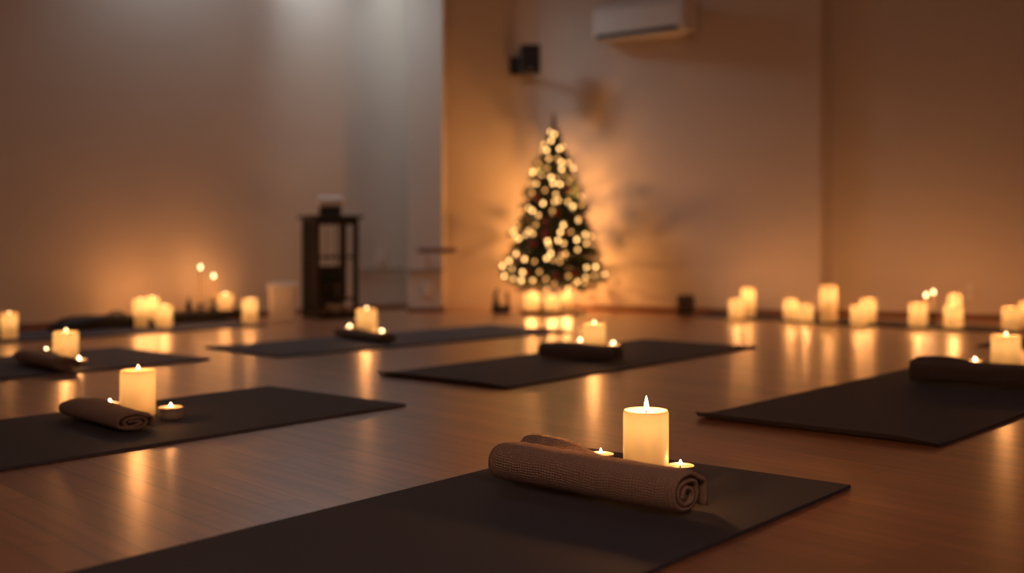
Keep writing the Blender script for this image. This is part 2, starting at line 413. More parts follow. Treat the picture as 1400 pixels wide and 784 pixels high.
# ================================================================== ROLLED TOWELS
def rolled_towel(p0, p1, half_w, half_h, m, label, turns=3.2, t=.0075, hump=1.0, z0=MT, tail=.12, seed=1):
    """p0, p1: ground points under the near side of the roll, left and right end"""
    d = p1 - p0; L = d.length; rz = math.atan2(d.y, d.x)
    up = Vector((-d.y, d.x, 0)).normalized()
    c = (p0 + p1) / 2 + up * half_w * .82
    a = half_w - t / 2; b = half_h - t / 2; zc = half_h
    nT = int(turns * 40); NL = 64
    bm = bmesh.new(); uvl = bm.loops.layers.uv.new('UVMap')
    rings = []
    for iL in range(NL + 1):
        s = iL / NL; x = (s - .5) * L
        endk = min(s, 1 - s) * L
        rnd = 1.0 - .10 * math.exp(-endk / .010)
        wob = noise.noise(Vector((x * 9, seed * 3.1, 0)))
        hm = hump * (1.15 - .75 * s + .25 * noise.noise(Vector((x * 14, seed * 7.7, 2))))
        pts = []
        for i in range(nT + 1):
            th = i / nT
            an = 2 * PI * turns * th + (PI / 2 - 2 * PI * turns)     # ends at the top, turning towards the back
            an = -an + PI                                             # clockwise seen from the right end
            sc = .17 + .83 * th
            ex = .86
            cs, sn = math.cos(an), math.sin(an)
            y = a * sc * math.copysign(abs(cs) ** ex, cs); z = b * sc * math.copysign(abs(sn) ** ex, sn)
            w2 = (1 - th)
            y += .0030 * w2 * math.sin(an * 1.7 + seed) ; z += .0028 * w2 * math.cos(an * 2.3 + seed * 2) - .004 * w2
            pts.append((y, zc + z * rnd))
        # loose end: falls behind the roll in a soft fold
        ye, ze = pts[-1]
        sm = max(0.0, min(1.0, (s - .20) / .40)); sm = sm * sm * (3 - 2 * sm)
        ext = tail * (1 - .75 * sm); hz = (.90 + .16 * hump + .05 * wob) * (1 - sm) + .78 * sm
        for (fy, fz) in ((.20, .985), (.42, .93), (.58, .90 * (1 - sm) + .84 * sm), (.74, hz * .99), (.86, hz), (.97, hz * .88), (1.03, hz * .55), (1.02, .22), (.99, .06)):
            pts.append((ye + (a + ext) * fy, t / 2 + (ze - t / 2) * fz))
        # light wrinkles
        P = []
        for i, (y, z) in enumerate(pts):
            q = Vector((x * 7, y * 22, z * 22 + seed))
            n1 = noise.noise(q) * .0022 + noise.noise(Vector((x * 30, i * .15, seed))) * .0009
            xx = x + (.0045 * noise.noise(Vector((i * .06, s * 2 // 1, seed * 1.3))) if True else 0)
            y += wob * .003
            P.append((xx, y, max(t / 2 + .0004, z + n1)))
        # offset both ways
        top, bot, arc = [], [], [0.0]
        for i in range(len(P)):
            i0, i1 = max(0, i - 1), min(len(P) - 1, i + 1)
            ty_, tz_ = P[i1][1] - P[i0][1], P[i1][2] - P[i0][2]
            ln = math.hypot(ty_, tz_) or 1e-6
            ny_, nz_ = -tz_ / ln, ty_ / ln
            hw = t / 2 * (1 - .15 * math.exp(-endk / .004))
            top.append(bm.verts.new((P[i][0], P[i][1] + ny_ * hw, max(.0003, P[i][2] + nz_ * hw))))
            bot.append(bm.verts.new((P[i][0], P[i][1] - ny_ * hw, max(.0003, P[i][2] - nz_ * hw))))
            if i: arc.append(arc[-1] + math.hypot(P[i][1] - P[i - 1][1], P[i][2] - P[i - 1][2]))
        rings.append((top, bot, arc, x))
    def face(vs, uvs):
        f = bm.faces.new(vs)
        for lp, u in zip(f.loops, uvs): lp[uvl].uv = u
    n = len(rings[0][0])
    for R0, R1 in zip(rings, rings[1:]):
        for i in range(n - 1):
            uv = [(R0[2][i], R0[3]), (R0[2][i + 1], R0[3]), (R1[2][i + 1], R1[3]), (R1[2][i], R1[3])]
            face((R0[0][i], R0[0][i + 1], R1[0][i + 1], R1[0][i]), uv)
            face((R0[1][i], R1[1][i], R1[1][i + 1], R0[1][i + 1]), [uv[0], uv[3], uv[2], uv[1]])
        for i in (0, n - 1):
            face((R0[0][i], R1[0][i], R1[1][i], R0[1][i]), [(0, R0[3]), (0, R1[3]), (.007, R1[3]), (.007, R0[3])])
    for R in (rings[0], rings[-1]):
        for i in range(n - 1):
            face((R[0][i], R[1][i], R[1][i + 1], R[0][i + 1]), [(R[2][i], 0), (R[2][i], .007), (R[2][i + 1], .007), (R[2][i + 1], 0)])
    o = obj('rolled_towel', bm, m, None, True)
    o.location = (c.x, c.y, z0); o.rotation_euler = (0, 0, rz)
    return tag(o, label, 'towel')

# ---- foreground set
rolled_towel(G(668, 668), G(922, 718), .050, .040, M_towel, 'tan woven rolled towel on the foreground mat in front of the tall lit candle', 2.5, .0085, 1.0, tail=.045, seed=2)
pillar_candle(883, 648, 62, 561, 'tall ivory pillar candle with a clear upright flame on the foreground mat', MT, 2.2, None, (.030, .0048), 1.0, 0.0, M_flame_b)
tealight(821, 633, 'small tealight left of the foreground pillar candle, behind the tan towel')
tealight(930, 649.5, 'small tealight right of the foreground pillar candle, behind the end of the tan towel')
# ---- left set
rolled_towel(G(82, 576), G(161, 598), .052, .0255, M_towelb, 'brown flattened towel roll showing its spiral end on the left mat', 2.2, .0090, .0, tail=.008, seed=5)
pillar_candle(188.5, 568, 47, 506, 'ivory pillar candle behind the brown towel on the left mat', MT, .45)
tealight(150, 564, 'metal tealight between brown towel and candle on the left mat', h=.025)
tealight(233, 572, 'taller metal tealight standing right of the candle on the left mat', r=.031, h=.029, power=.8)
# ---- far left set
rolled_towel(G(20, 500), G(75, 512), .047, .026, M_towelb, 'dim brown towel roll on the mat at the far left edge', 2.8, .0085, .5, tail=.02, seed=8)
pillar_candle(90, 494, 33, 454, 'pillar candle behind the towel on the far left mat, near the left wall', MT, .45)
tealight(63, 486, 'blurred tealight left of the candle on the far left mat')
tealight(108, 499, 'blurred tealight right of the candle on the far left mat')
# ---- middle set
rolled_towel(G(737, 493), G(838, 500), .044, .031, M_toweld, 'dark rolled towel on the middle mat in front of the tree', 3.0, .0075, .5, tail=.03, seed=11)
pillar_candle(812, 488, 32, 443, 'pillar candle behind the dark rolled towel on the middle mat', MT, .6)
tealight(793, 472.5, 'blurred tealight left of the candle on the middle mat')
tealight(838, 477, 'blurred tealight right of the candle on the middle mat')
# ---- far centre set
rolled_towel(G(457, 464), G(520, 472.5), .043, .021, M_toweld, 'dark flat towel roll on the back mat near the black cabinet', 2.6, .0075, .4, tail=.02, seed=14)
pillar_candle(501, 459.5, 28, 423, 'pillar candle on the back mat in front of the black cabinet', MT, .6)
tealight(478, 452.5, 'blurred tealight left of the candle on the back mat')
tealight(522, 459.5, 'blurred tealight right of the candle on the back mat')
# ---- right set
rolled_towel(G(1242, 527), G(1440, 540), .046, .038, M_toweld, 'long dark rolled towel on the right mat, cut off by the right edge', 3.0, .0075, 1.0, tail=.05, seed=17)
pillar_candle(1375, 508, 38, 459, 'pillar candle behind the long dark towel on the right mat', MT, .6)
tealight(1333, 500.5, 'faint tealight left of the candle on the right mat')

# far mats
mat_from_far(G(287, 493), -42, .70, 1.75, 'dark yoga mat at the far left under the dim brown towel roll')
yoga_mat(G(281, 476.5), ang(-45), .56, 1.72, 'dark yoga mat at the back of the room under the candle beside the cabinet')
yoga_mat(G(1335, 474.5), ang(-38), .62, .62, 'dark yoga mat corner at the right edge behind the right candle')
# mats laid along the walls under the rows of candles
wl_len = 1.74
yoga_mat(G(0, 470) - lw_dir * .35, lw_dir, wl_len, .50, 'dark mat laid along the foot of the left wall under candles')
e0 = G(945, 433.5); e1 = G(1400, 458.5); ed = (e1 - e0); el = ed.length; ed.normalize()
yoga_mat(e0, ed, el + .25, .36, 'narrow dark mat laid along the right wall under the row of candles')

# ================================================================== WALL CANDLES
# right wall, left to right
R = [
 (1007, 436.0, 21, 409.5, 'short candle at the left end of the right wall row', 1),
 (1023, 433.2, 20, 395, 'taller candle just behind the leftmost short one by the right wall', 1),
 (1081, 437.6, 20, 410, 'left candle of the close pair left of the wall step, right wall row', 1),
 (1101.5, 439.6, 21, 417, 'lower right candle of the close pair left of the wall step', 1),
 (1133, 440.6, 23, 391, 'tallest candle of the right wall row, standing before the wall step', .8),
 (1174, 444.3, 22, 418, 'front lower candle of the overlapping pair right of the tallest candle', 1),
 (1187, 441.2, 21, 409, 'rear taller candle of the overlapping pair right of the tallest candle', 1),
 (1255, 446.0, 24, 415, 'candle left of the two thin tapers in the right wall row', 1),
 (1303.5, 448.2, 25, 418, 'wide candle right of the thin tapers, in front of a slimmer one', 1),
 (1305, 442.0, 18, 403, 'slim candle rising behind a wide one in the right wall row', 1),
 (1382, 452.0, 23, 421, 'candle near the right edge of the picture against the wall', .7),
 (1403, 444.5, 18, 414, 'candle half cut off by the right edge at the wall', .7),
]
for (x, y, w, ty, lab, l) in R:
    z = MT
    pillar_candle(x, y, w, ty, lab, z, .40 if x < 1200 else .55, None, (.014, .006), 1.7 * l, .012)
taper_candle(1266, 444.5, 404, 'thin taper candle in a black holder beside the wide right wall candle', MT, holder=.09)
taper_candle(1276, 441.5, 400, 'second thin taper candle, right of the black holder one, by the right wall', MT, holder=.06)
# left wall
Lc = [
 (12.5, 463, 22, 428, 'single candle at the far left edge by the left wall', .8),
 (192, 447.5, 20, 409, 'left candle of the three clustered by the left wall', 1),
 (208, 444.5, 19, 407, 'rear middle candle of the cluster of three by the left wall', 1),
 (225, 447.5, 21, 418, 'short right candle of the cluster of three by the left wall', 1),
 (341.5, 442, 21, 409, 'lone candle left of the white storage box', .9),
]
for (x, y, w, ty, lab, l) in Lc:
    pillar_candle(x, y, w, ty, lab, MT, .14 if x < 100 else .3 if x > 300 else .55, None, (.014, .006), 1.6 * l, .010)

# low black platform with tapers, a candle and a bottle
TH = .058
pc = G(284, 440.9)
t = thing('low_platform', 'low black wooden platform by the left wall carrying tapers and a candle', 'platform', (pc.x, pc.y, MT), math.atan2(lw_dir.y, lw_dir.x))
bm = bmesh.new(); box(bm, (0, 0, TH - .009), (.52, .16, .018), 0, .003); obj('top_board', bm, M_black, t)
for sx in (-.22, .22):
    bm = bmesh.new(); box(bm, (sx, 0, (TH - .018) / 2 + .0004), (.03, .13, TH - .018), 0, .002); obj('foot', bm, M_black, t)
bm = bmesh.new(); box(bm, (0, -.055, (TH - .018) / 2 + .003), (.41, .012, TH - .024), 0, .002); obj('apron', bm, M_black, t)
pt = MT + TH
taper_candle(274, 425.2, 366, 'tallest taper candle on the low black platform, flame highest', pt, r=.009, holder=.04)
taper_candle(292, 424.3, 378, 'shorter taper candle on the low black platform, right of the tallest', pt, r=.009, holder=.06)
pillar_candle(308, 423.5, 20, 402, 'small candle on the right end of the low black platform', pt, .40, None, (.014, .006), 1.1, .006)
b0 = G(258, 426.0, pt)
t = thing('small_bottle', 'small dark bottle on the left end of the low black platform', 'bottle', b0)
bm = bmesh.new(); lathe(bm, [(0, .0004), (.014, .0004), (.0155, .003), (.0155, .035), (.012, .045), (.006, .052), (.006, .064), (0, .064)], 24); obj('body', bm, M_blackpl, t, True, 40)
bm = bmesh.new(); lathe(bm, [(0, .0642), (.0068, .0642), (.0068, .076), (0, .077)], 18); obj('cap', bm, M_black, t, True, 40)

# black bag with strap at the left wall
pb = G(140, 451)
t = thing('black_bag', 'flat black bag with a looped handle lying by the left wall', 'bag', (pb.x, pb.y, MT), math.atan2(lw_dir.y, lw_dir.x))
bm = bmesh.new()
bmesh.ops.create_cube(bm, size=1.0)
bmesh.ops.subdivide_edges(bm, edges=bm.edges[:], cuts=7, use_grid_fill=True)
for v in bm.verts:
    x, y, z = v.co
    f = 1 - .35 * max(0, z + .1) * (abs(2 * x) ** 3) - .18 * abs(2 * y) ** 4
    sag = .008 * noise.noise(Vector((x * 5, y * 5, z * 3)))
    v.co = (x * .50, y * .20 * f, max(.0004, (z + .5) * (.068 * (1 - .45 * abs(2 * x) ** 4) * f) + (sag if z > 0 else 0)))
obj('body', bm, M_blackpl, t, True)
bm = bmesh.new()
tube(bm, [(.06 + .05 * math.cos(a), -.03, .046 + .038 * math.sin(a)) for a in [PI * k / 14 for k in range(15)]], .0055, 8)
obj('handle', bm, M_blackpl, t, True)
pb = G(183, 441)
bm = bmesh.new(); lathe(bm, [(0, .0004), (.028, .0004), (.036, .015), (.038, .035), (.032, .055), (.018, .064), (0, .066)], 28)
o = obj('round_pouch', bm, M_blackpl, None, True); o.location = (pb.x, pb.y, MT)
tag(o, 'small round black pouch beside the cluster of three candles', 'pouch')

# ================================================================== WHITE BOX
pw = G(386.5, 440.0)
t = thing('storage_box', 'white plastic storage box with a lid beside the black cabinet', 'box', pw, math.radians(10))
bm = bmesh.new()
w, dd, h = .145, .11, .185
prof = [(0.0, 0.94), (.012, .95), (.05, .965), (.055, .95), (.06, .95), (.065, .97), (.12, .985), (.125, .97), (.13, .97), (.135, .99), (h, 1.0)]
rr = []
for z, s in prof:
    ring = []
    for (sx, sy) in ((-1, -1), (1, -1), (1, 1), (-1, 1)):
        cx, cy = sx * (w / 2 * s - .012), sy * (dd / 2 * s - .012)
        a0 = {(-1, -1): PI, (1, -1): 1.5 * PI, (1, 1): 0, (-1, 1): .5 * PI}[(sx, sy)]
        for k in range(5):
            aa = a0 + k / 4 * PI / 2
            ring.append(bm.verts.new((cx + .012 * math.cos(aa), cy + .012 * math.sin(aa), z + .0004)))
    rr.append(ring)
for a_, b_ in zip(rr, rr[1:]):
    n = len(a_)
    for k in range(n): bm.faces.new((a_[k], a_[(k + 1) % n], b_[(k + 1) % n], b_[k]))
bm.faces.new(rr[0]); bm.faces.new(rr[-1])
obj('body', bm, M_white, t)
bm = bmesh.new(); box(bm, (0, 0, h + .016), (w + .018, dd + .018, .030), 0, .006); obj('lid', bm, M_white, t)

# ================================================================== BLACK CABINET
cn = G(432, 437.5)                                   # nearest bottom corner
cth = math.radians(30)
cx_, cy_ = Vector((math.cos(cth), math.sin(cth), 0)), Vector((-math.sin(cth), math.cos(cth), 0))
CW, CD, CH = .262, .235, .60
cc = cn + cx_ * CW / 2 + cy_ * CD / 2
cab = thing('display_cabinet', 'tall black open-sided display cabinet standing by the left wall', 'cabinet', cc, cth)
for sx in (-1, 1):
    for sy in (-1, 1):
        bm = bmesh.new(); box(bm, (sx * (CW / 2 - .013), sy * (CD / 2 - .013), .004 + (CH - .024) / 2), (.028, .028, CH - .026), 0, .002); obj('post', bm, M_black, cab)
bm = bmesh.new(); box(bm, (0, 0, CH - .010), (CW + .045, CD + .045, .018), 0, .004); obj('top', bm, M_black, cab)
bm = bmesh.new()
for sy in (-1, 1): box(bm, (0, sy * (CD / 2 - .011), CH - .037), (CW - .044, .018, .036))
for sx in (-1, 1): box(bm, (sx * (CW / 2 - .011), 0, CH - .037), (.018, CD - .044, .036))
obj('upper_frame', bm, M_black, cab)
bm = bmesh.new(); box(bm, (0, 0, .018), (CW - .006, CD - .006, .030), 0, .002); obj('bottom_board', bm, M_black, cab)
bm = bmesh.new(); box(bm, (0, 0, .112), (CW - .010, CD - .010, .012), 0, .001); obj('shelf', bm, M_black, cab)
bm = bmesh.new()
for sy in (-1, 1): box(bm, (0, sy * (CD / 2 - .011), .355), (CW - .044, .009, .012))
for sx in (-1, 1): box(bm, (sx * (CW / 2 - .011), 0, .355), (.009, CD - .044, .012))
obj('middle_rail', bm, M_black, cab)
for (x, y) in ((.02, -CD / 2 + .011), (.055, -CD / 2 + .011), (.072, CD / 2 - .011), (.02, CD / 2 - .011), (-CW / 2 + .011, -.035), (-CW / 2 + .011, .035)):
    bm = bmesh.new(); box(bm, (x, y, .34), (.008, .008, .44)); obj('bar', bm, M_black, cab)
bm = bmesh.new(); box(bm, (0, CD / 2 - .006, .17), (CW - .05, .006, .26)); obj('lower_back_panel', bm, M_black, cab)
bm = bmesh.new()
for k in range(5): box(bm, (-CW / 2 + .006, -.066 + .033 * k, .30), (.006, .017, .52))
obj('side_slats', bm, M_black, cab)
# dark potted plant on the shelf, bowl below
pl = cc
t = thing('potted_plant', 'dark spiky plant in a black pot on the cabinet shelf', 'plant', (cc.x, cc.y, .1185), cth)
bm = bmesh.new(); lathe(bm, [(0, .0005), (.045, .0005), (.058, .05), (.062, .085), (.056, .085), (.052, .06), (0, .06)], 28); obj('pot', bm, M_black, t, True, 40)
bm = bmesh.new()
for k in range(90):
    a = random.uniform(0, 2 * PI); ln = random.uniform(.06, .12); tilt = random.uniform(.1, .62)
    base = Vector((random.uniform(-.03, .03), random.uniform(-.03, .03), .065))
    dv = Vector((math.cos(a) * math.sin(tilt), math.sin(a) * math.sin(tilt), math.cos(tilt)))
    sd = dv.cross(Vector((0, 0, 1))).normalized()
    mid = base + dv * ln * .55; tip = base + dv * ln - Vector((0, 0, .012))
    for o_ in (base, mid, tip):
        for q_ in (0, 1):
            if abs(o_[q_]) > .085: o_[q_] = math.copysign(.085, o_[q_])
    v = [bm.verts.new(base - sd * .004), bm.verts.new(base + sd * .004), bm.verts.new(mid + sd * .008), bm.verts.new(tip), bm.verts.new(mid - sd * .008)]
    bm.faces.new(v)
obj('leaves', bm, M_needle, t)
pb = cc + cx_ * .02 - cy_ * .03
bm = bmesh.new(); lathe(bm, [(0, .0004), (.026, .0004), (.03, .006), (.052, .028), (.064, .05), (.061, .05), (.048, .03), (.02, .010), (0, .009)], 32)
o = obj('bowl', bm, M_bowl, None, True); o.location = (pb.x, pb.y, .0335)
tag(o, 'pale bowl on the bottom board inside the black cabinet', 'bowl')
# boxes on top
pt_ = cc + cx_ * .0
t = thing('gift_box', 'small black box on top of the black cabinet', 'box', (pt_.x, pt_.y, CH - .0005), math.radians(12))
bm = bmesh.new(); box(bm, (0, 0, .020), (.125, .10, .038), 0, .002); obj('body', bm, M_black, t)
bm = bmesh.new(); box(bm, (0, 0, .045), (.131, .106, .013), 0, .002); obj('lid', bm, M_black, t)
bm = bmesh.new(); box(bm, (0, 0, .0285), (.145, .11, .055), 0, .012)
o = obj('folded_cloth', bm, M_white); o.location = (pt_.x, pt_.y, CH + .0515); o.rotation_euler = (0, 0, math.radians(12))
tag(o, 'pale folded cloth stacked on the black box above the cabinet', 'cloth')

# ================================================================== CHRISTMAS TREE
TZ = 7.2
tk = TZ / F                                             # metres per pixel at the tree
tb = Vector(((757 - 700) * tk, TZ, 0))
def zt(py): return EYE - (py - YH) * tk                  # height of a pixel row at the tree
prof_t = [(176, 3), (190, 9), (205, 15), (224, 25), (252, 35), (281, 44), (318, 56), (358, 66), (379, 71), (388, 69), (396, 42)]
def Rad(z):
    py = YH + (EYE - z) / tk
    if py <= prof_t[0][0]: return .01
    for (a, r0), (b, r1) in zip(prof_t, prof_t[1:]):
        if a <= py <= b: return (r0 + (r1 - r0) * (py - a) / (b - a)) * tk
    return .0
# low wooden stand board under the tree
stand_h = .026
st = thing('stand_board', 'low dark wooden board under the Christmas tree and its candles', 'board', (tb.x - .005, TZ, 0), 0)
bm = bmesh.new(); box(bm, (0, 0, stand_h - .009), (.40, .34, .016), 0, .003); obj('top', bm, M_base, st)
for sx in (-.17, .17):
    bm = bmesh.new(); box(bm, (sx, 0, .0045), (.03, .30, .008)); obj('batten', bm, M_base, st)
sh = stand_h - .0008
tree = thing('christmas_tree', 'decorated dark green Christmas tree covered in fairy lights in the room corner', 'christmas tree', (tb.x, tb.y, sh))
ztop = zt(176) - sh
bm = bmesh.new()
tube(bm, [(0, 0, .002), (.002, 0, .2), (-.002, .002, .5), (0, 0, ztop)], [.014, .013, .009, .003], 10)
obj('trunk', bm, M_trunk, tree, True)
bm = bmesh.new()
for k in range(3):
    a = 2 * PI * k / 3 + .4
    tube(bm, [(0, 0, .05), (.06 * math.cos(a), .06 * math.sin(a), .022), (.10 * math.cos(a), .10 * math.sin(a), .006)], .006, 6)
obj('tree_foot', bm, M_black, tree, True)
bmn = bmesh.new(); bmb = bmesh.new()
rnd = random.Random(3)
def needle(bm, p, dv, ln, w):
    sd = dv.cross(Vector((rnd.uniform(-1, 1), rnd.uniform(-1, 1), rnd.uniform(-1, 1))))
    if sd.length < 1e-4: return
    sd.normalize()
    a = bm.verts.new(p - sd * w); b = bm.verts.new(p + sd * w); c = bm.verts.new(p + dv * ln)
    bm.faces.new((a, b, c))
zlo = zt(391) - sh
tiers = 30
for k in range(tiers):
    f = k / (tiers - 1)
    zb = zlo + (ztop - .03 - zlo) * f ** .95
    R0 = Rad(zb + sh)
    nb = max(5, int(20 * (1 - f) + 5))
    for j in range(nb):
        a = 2 * PI * (j + .5 * (k % 2)) / nb + rnd.uniform(-.15, .15)
        L0 = max(.03, R0 * rnd.uniform(.82, 1.10))
        rise = rnd.uniform(-.02, .05) * (1 - f)
        p0 = Vector((0, 0, zb + .05 * L0)); dirh = Vector((math.cos(a), math.sin(a), 0))
        pts = []
        for s in range(5):
            u = s / 4
            pts.append(p0 + dirh * L0 * u + Vector((0, 0, rise * u - .16 * L0 * u * u + .05 * L0 * u)))
        tube(bmb, pts, [.004 * (1 - .7 * s / 4) for s in range(5)], 4)
        nn = int(40 + 300 * L0)
        for q_ in range(nn):
            u = rnd.uniform(.12, 1.0) ** .8
            s = min(3, int(u * 4)); p = pts[s].lerp(pts[s + 1], u * 4 - s)
            lat = Vector((-dirh.y, dirh.x, 0)) * rnd.uniform(-1, 1) * .28 * L0 * (1 - u * .75) * .6
            p = p + lat + Vector((0, 0, rnd.uniform(-.012, .012)))
            dv = (dirh * rnd.uniform(.2, 1) + Vector((-dirh.y, dirh.x, 0)) * rnd.uniform(-1, 1) + Vector((0, 0, rnd.uniform(-.6, .7)))).normalized()
            needle(bmn, p, dv, rnd.uniform(.020, .036), .0030)
for q_ in range(260):
    z = ztop - .12 * rnd.random(); a = rnd.uniform(0, 2 * PI)
    needle(bmn, Vector((0, 0, z)), Vector((math.cos(a), math.sin(a), .5)).normalized(), rnd.uniform(.02, .035), .0028)
obj('branches', bmb, M_trunk, tree)
obj('needles', bmn, M_needle, tree)
# spire on top of the tree
bm = bmesh.new()
s0 = zt(182); s1 = zt(152)
hh = s1 - s0
lathe(bm, [(0, 0), (.010, .002), (.012, hh * .2), (.006, hh * .3), (.013, hh * .42), (.017, hh * .52), (.011, hh * .62), (.005, hh * .7), (.008, hh * .76), (.004, hh * .84), (0, hh)], 16)
for a in range(4):
    u = Vector((math.cos(a * PI / 2), math.sin(a * PI / 2), 0))
    tube(bm, [Vector((0, 0, hh * .74)), u * .012 + Vector((0, 0, hh * .80)), u * .020 + Vector((0, 0, hh * .93))], [.004, .003, .001], 6)
o = obj('tree_topper', bm, M_bronze, None, True); o.location = (tb.x, tb.y, s0)
tag(o, 'slender bronze spire topping the Christmas tree', 'tree topper')
# fairy lights
LB = [(240,132),(226,124),(229,153),(205,166),(257,180),(214,185),(222,213),(250,213),(187,230),(214,246),(263,225),(287,228),(264,248),(168,259),(195,272),(228,276),(246,278),(273,270),(300,276),(289,291),(236,296),(259,299),(179,297),(160,300),(165,326),(208,319),(288,326),(245,333),(254,353),(240,358),(202,363),(285,359),(302,373),(331,369),(131,390),(153,378),(166,388),(233,389),(186,403),(178,435),(114,437),(102,458),(155,454),(144,468),(167,464),(270,436),(260,460),(295,459),(321,419),(343,467),(347,497),(315,485),(318,518),(110,473),(122,482),(168,497),(217,490),(221,503),(252,487),(271,497),(228,530),(214,547),(236,553),(262,535),(275,532),(258,558),(112,533),(89,556),(140,550),(173,558),(99,584),(66,573),(133,594),(73,606),(102,616),(129,621),(168,622),(189,593),(211,617),(239,634),(287,607),(348,579),(378,576),(393,606),(372,604),(345,611),(341,630),(318,626),(306,637),(284,650),(217,652)]
fl = thing('fairy_lights', 'string of warm white fairy lights wound round the Christmas tree', 'string lights', (tb.x, tb.y, 0))
front = []
for (cx, cy) in LB:
    px, py = 660 + cx / 2.45, 130 + cy / 2.45
    z = zt(py); dx = (px - 757) * tk
    R_ = max(Rad(z), .02, abs(dx))
    R_ = min(R_ * 1.02 + .004, .335)
    dy = -math.sqrt(max(0, R_ * R_ - dx * dx))
    sc = (TZ + dy) / TZ
    front.append(Vector((dx * sc - tb.x * (1 - sc), dy, EYE - (EYE - z) * sc)))
bm = bmesh.new(); bmesh.ops.create_icosphere(bm, subdivisions=1, radius=1.0)
for v in bm.verts: v.co = (v.co.x * .0100, v.co.y * .0100, v.co.z * .0118)
b0 = obj('bulb', bm, M_bulb, fl, True); b0.location = front[0]
b0s = [b0.data]
for m_ in (M_bulb2, M_bulb3):
    d_ = b0.data.copy(); d_.materials[0] = m_; b0s.append(d_)
rq = random.Random(4)
for p in front[1:]:
    b1 = b0.copy(); b1.data = rq.choices(b0s, (4, 4, 3))[0]; C.objects.link(b1); b1.parent = fl; b1.location = p
back = []
rb = random.Random(9)
for k in range(44):
    z = zt(388) + (zt(195) - zt(388)) * (k / 44) ** 1.15
    a = rb.uniform(0.15, PI - .15)
    R_ = min(Rad(z) * 1.02 + .004, .325)
    back.append(Vector((R_ * math.cos(a), R_ * math.sin(a), z)))
bm = bmesh.new()
for p in back: bmesh.ops.create_icosphere(bm, subdivisions=1, radius=.0095, matrix=Matrix.Translation(p))
o = obj('rear_bulbs', bm, M_bulb, fl, True); o['kind'] = 'stuff'
bm = bmesh.new()
pts = []
zl0, zl1 = zt(386), zt(188)
for k in range(420):
    u = k / 419; z = zl0 + (zl1 - zl0) * u; R_ = min(Rad(z) * .97, .32); a = 2 * PI * 11 * u ** .85
    pts.append((R_ * math.cos(a), R_ * math.sin(a), z + .012 * math.sin(k * .9)))
tube(bm, pts, .0012, 4)
obj('wire', bm, M_black, fl)
for k in (2, 5, 9, 13, 18, 23, 29, 36):
    p = back[k]; q_ = Vector((p.x * .7, p.y * .7, p.z + .02))
    point('bulb_light', q_, 4.4, fl, .004, (1, .40, .10))
# baubles
rbn = random.Random(21)
BB = [(733, 271), (745, 305), (760, 292), (742, 322), (772, 318), (728, 333), (745, 318), (757, 375), (783, 371), (711, 352), (765, 345), (792, 300), (737, 245), (774, 262), (720, 370)]
bm = bmesh.new(); bmesh.ops.create_uvsphere(bm, u_segments=20, v_segments=12, radius=.021)
bs = obj('red_bauble', bm, M_red, None, True)
bmc = bmesh.new(); lathe(bmc, [(0, .0265), (.005, .0265), (.005, .0195), (.0055, .0195), (0, .0190)], 12)
cs = obj('hanging_cap', bmc, M_bronze, bs, True)
first = True
for (px, py) in BB:
    z = zt(py); dx = (px - 757) * tk; R_ = max(Rad(z), abs(dx) + .01) + .004
    dy = -math.sqrt(max(0, R_ * R_ - dx * dx))
    if first: o = bs; first = False
    else:
        o = bs.copy(); C.objects.link(o); c2 = cs.copy(); C.objects.link(c2); c2.parent = o
    o.location = (tb.x + dx, tb.y + dy, z)
    tag(o, 'dark red bauble hanging among the lights of the Christmas tree', 'bauble', 'red baubles on the Christmas tree')
# three glowing candles at the foot
for (x, y, w, ty, lab) in ((727, 423.6, 20, 401.5, 'wide glowing candle left of the tree trunk on the board'),
                           (755, 424.4, 21, 404.5, 'wide glowing candle in front of the tree trunk on the board'),
                           (775, 422.0, 14, 399, 'slim glowing candle right of the tree trunk on the board')):
    pillar_candle(x, y, w, ty, lab, sh + .0008, 1.2, None, (.014, .006), 2.0, .008)

# ================================================================== SMALL DARK THINGS AT THE BACK
ps = G(685, 428)
fg = thing('candle_sculpture', 'small dark sculpture of two upright forms left of the tree', 'sculpture', ps)
bm = bmesh.new(); box(bm, (0, 0, .022), (.115, .06, .043), 0, .006); obj('base', bm, M_black, fg)
bm = bmesh.new()
tube(bm, [(-.028, 0, .040), (-.038, 0, .07), (-.042, 0, .095), (-.034, 0, .115), (-.026, 0, .128)], [.022, .020, .015, .011, .007], 14)
bmesh.ops.create_uvsphere(bm, u_segments=16, v_segments=10, radius=.014, matrix=Matrix.Translation((-.026, 0, .135)))
tube(bm, [(-.038, -.006, .105), (-.022, -.012, .090), (-.010, -.010, .065)], [.007, .006, .005], 10)
obj('seated_form', bm, M_black, fg, True)
bm = bmesh.new(); lathe(bm, [(0, .040), (.016, .042), (.011, .06), (.010, .085), (.013, .105), (.011, .12), (.005, .132), (0, .136)], 20, (.040, 0, 0)); obj('upright_form', bm, M_black, fg, True)
pk = G(937.5, 430.5)
sp = thing('small_speaker', 'small dark cube speaker on the floor by the right wall', 'speaker', pk, math.atan2(rw_dir.y, rw_dir.x))
bm = bmesh.new(); box(bm, (0, 0, .060), (.095, .085, .118), 0, .016); obj('body', bm, M_black, sp, True, 40)
bm = bmesh.new()
tube(bm, [(.030 * math.cos(a), -.0435, .062 + .030 * math.sin(a)) for a in [2 * PI * k / 24 for k in range(25)]], .004, 8); obj('speaker_ring', bm, M_bronze, sp, True)
bm = bmesh.new(); bmesh.ops.create_uvsphere(bm, u_segments=20, v_segments=10, radius=.026, matrix=Matrix.Translation((0, -.0385, .062)) @ Matrix.Diagonal((1, .25, 1, 1))); obj('speaker_cone', bm, M_blackpl, sp, True)

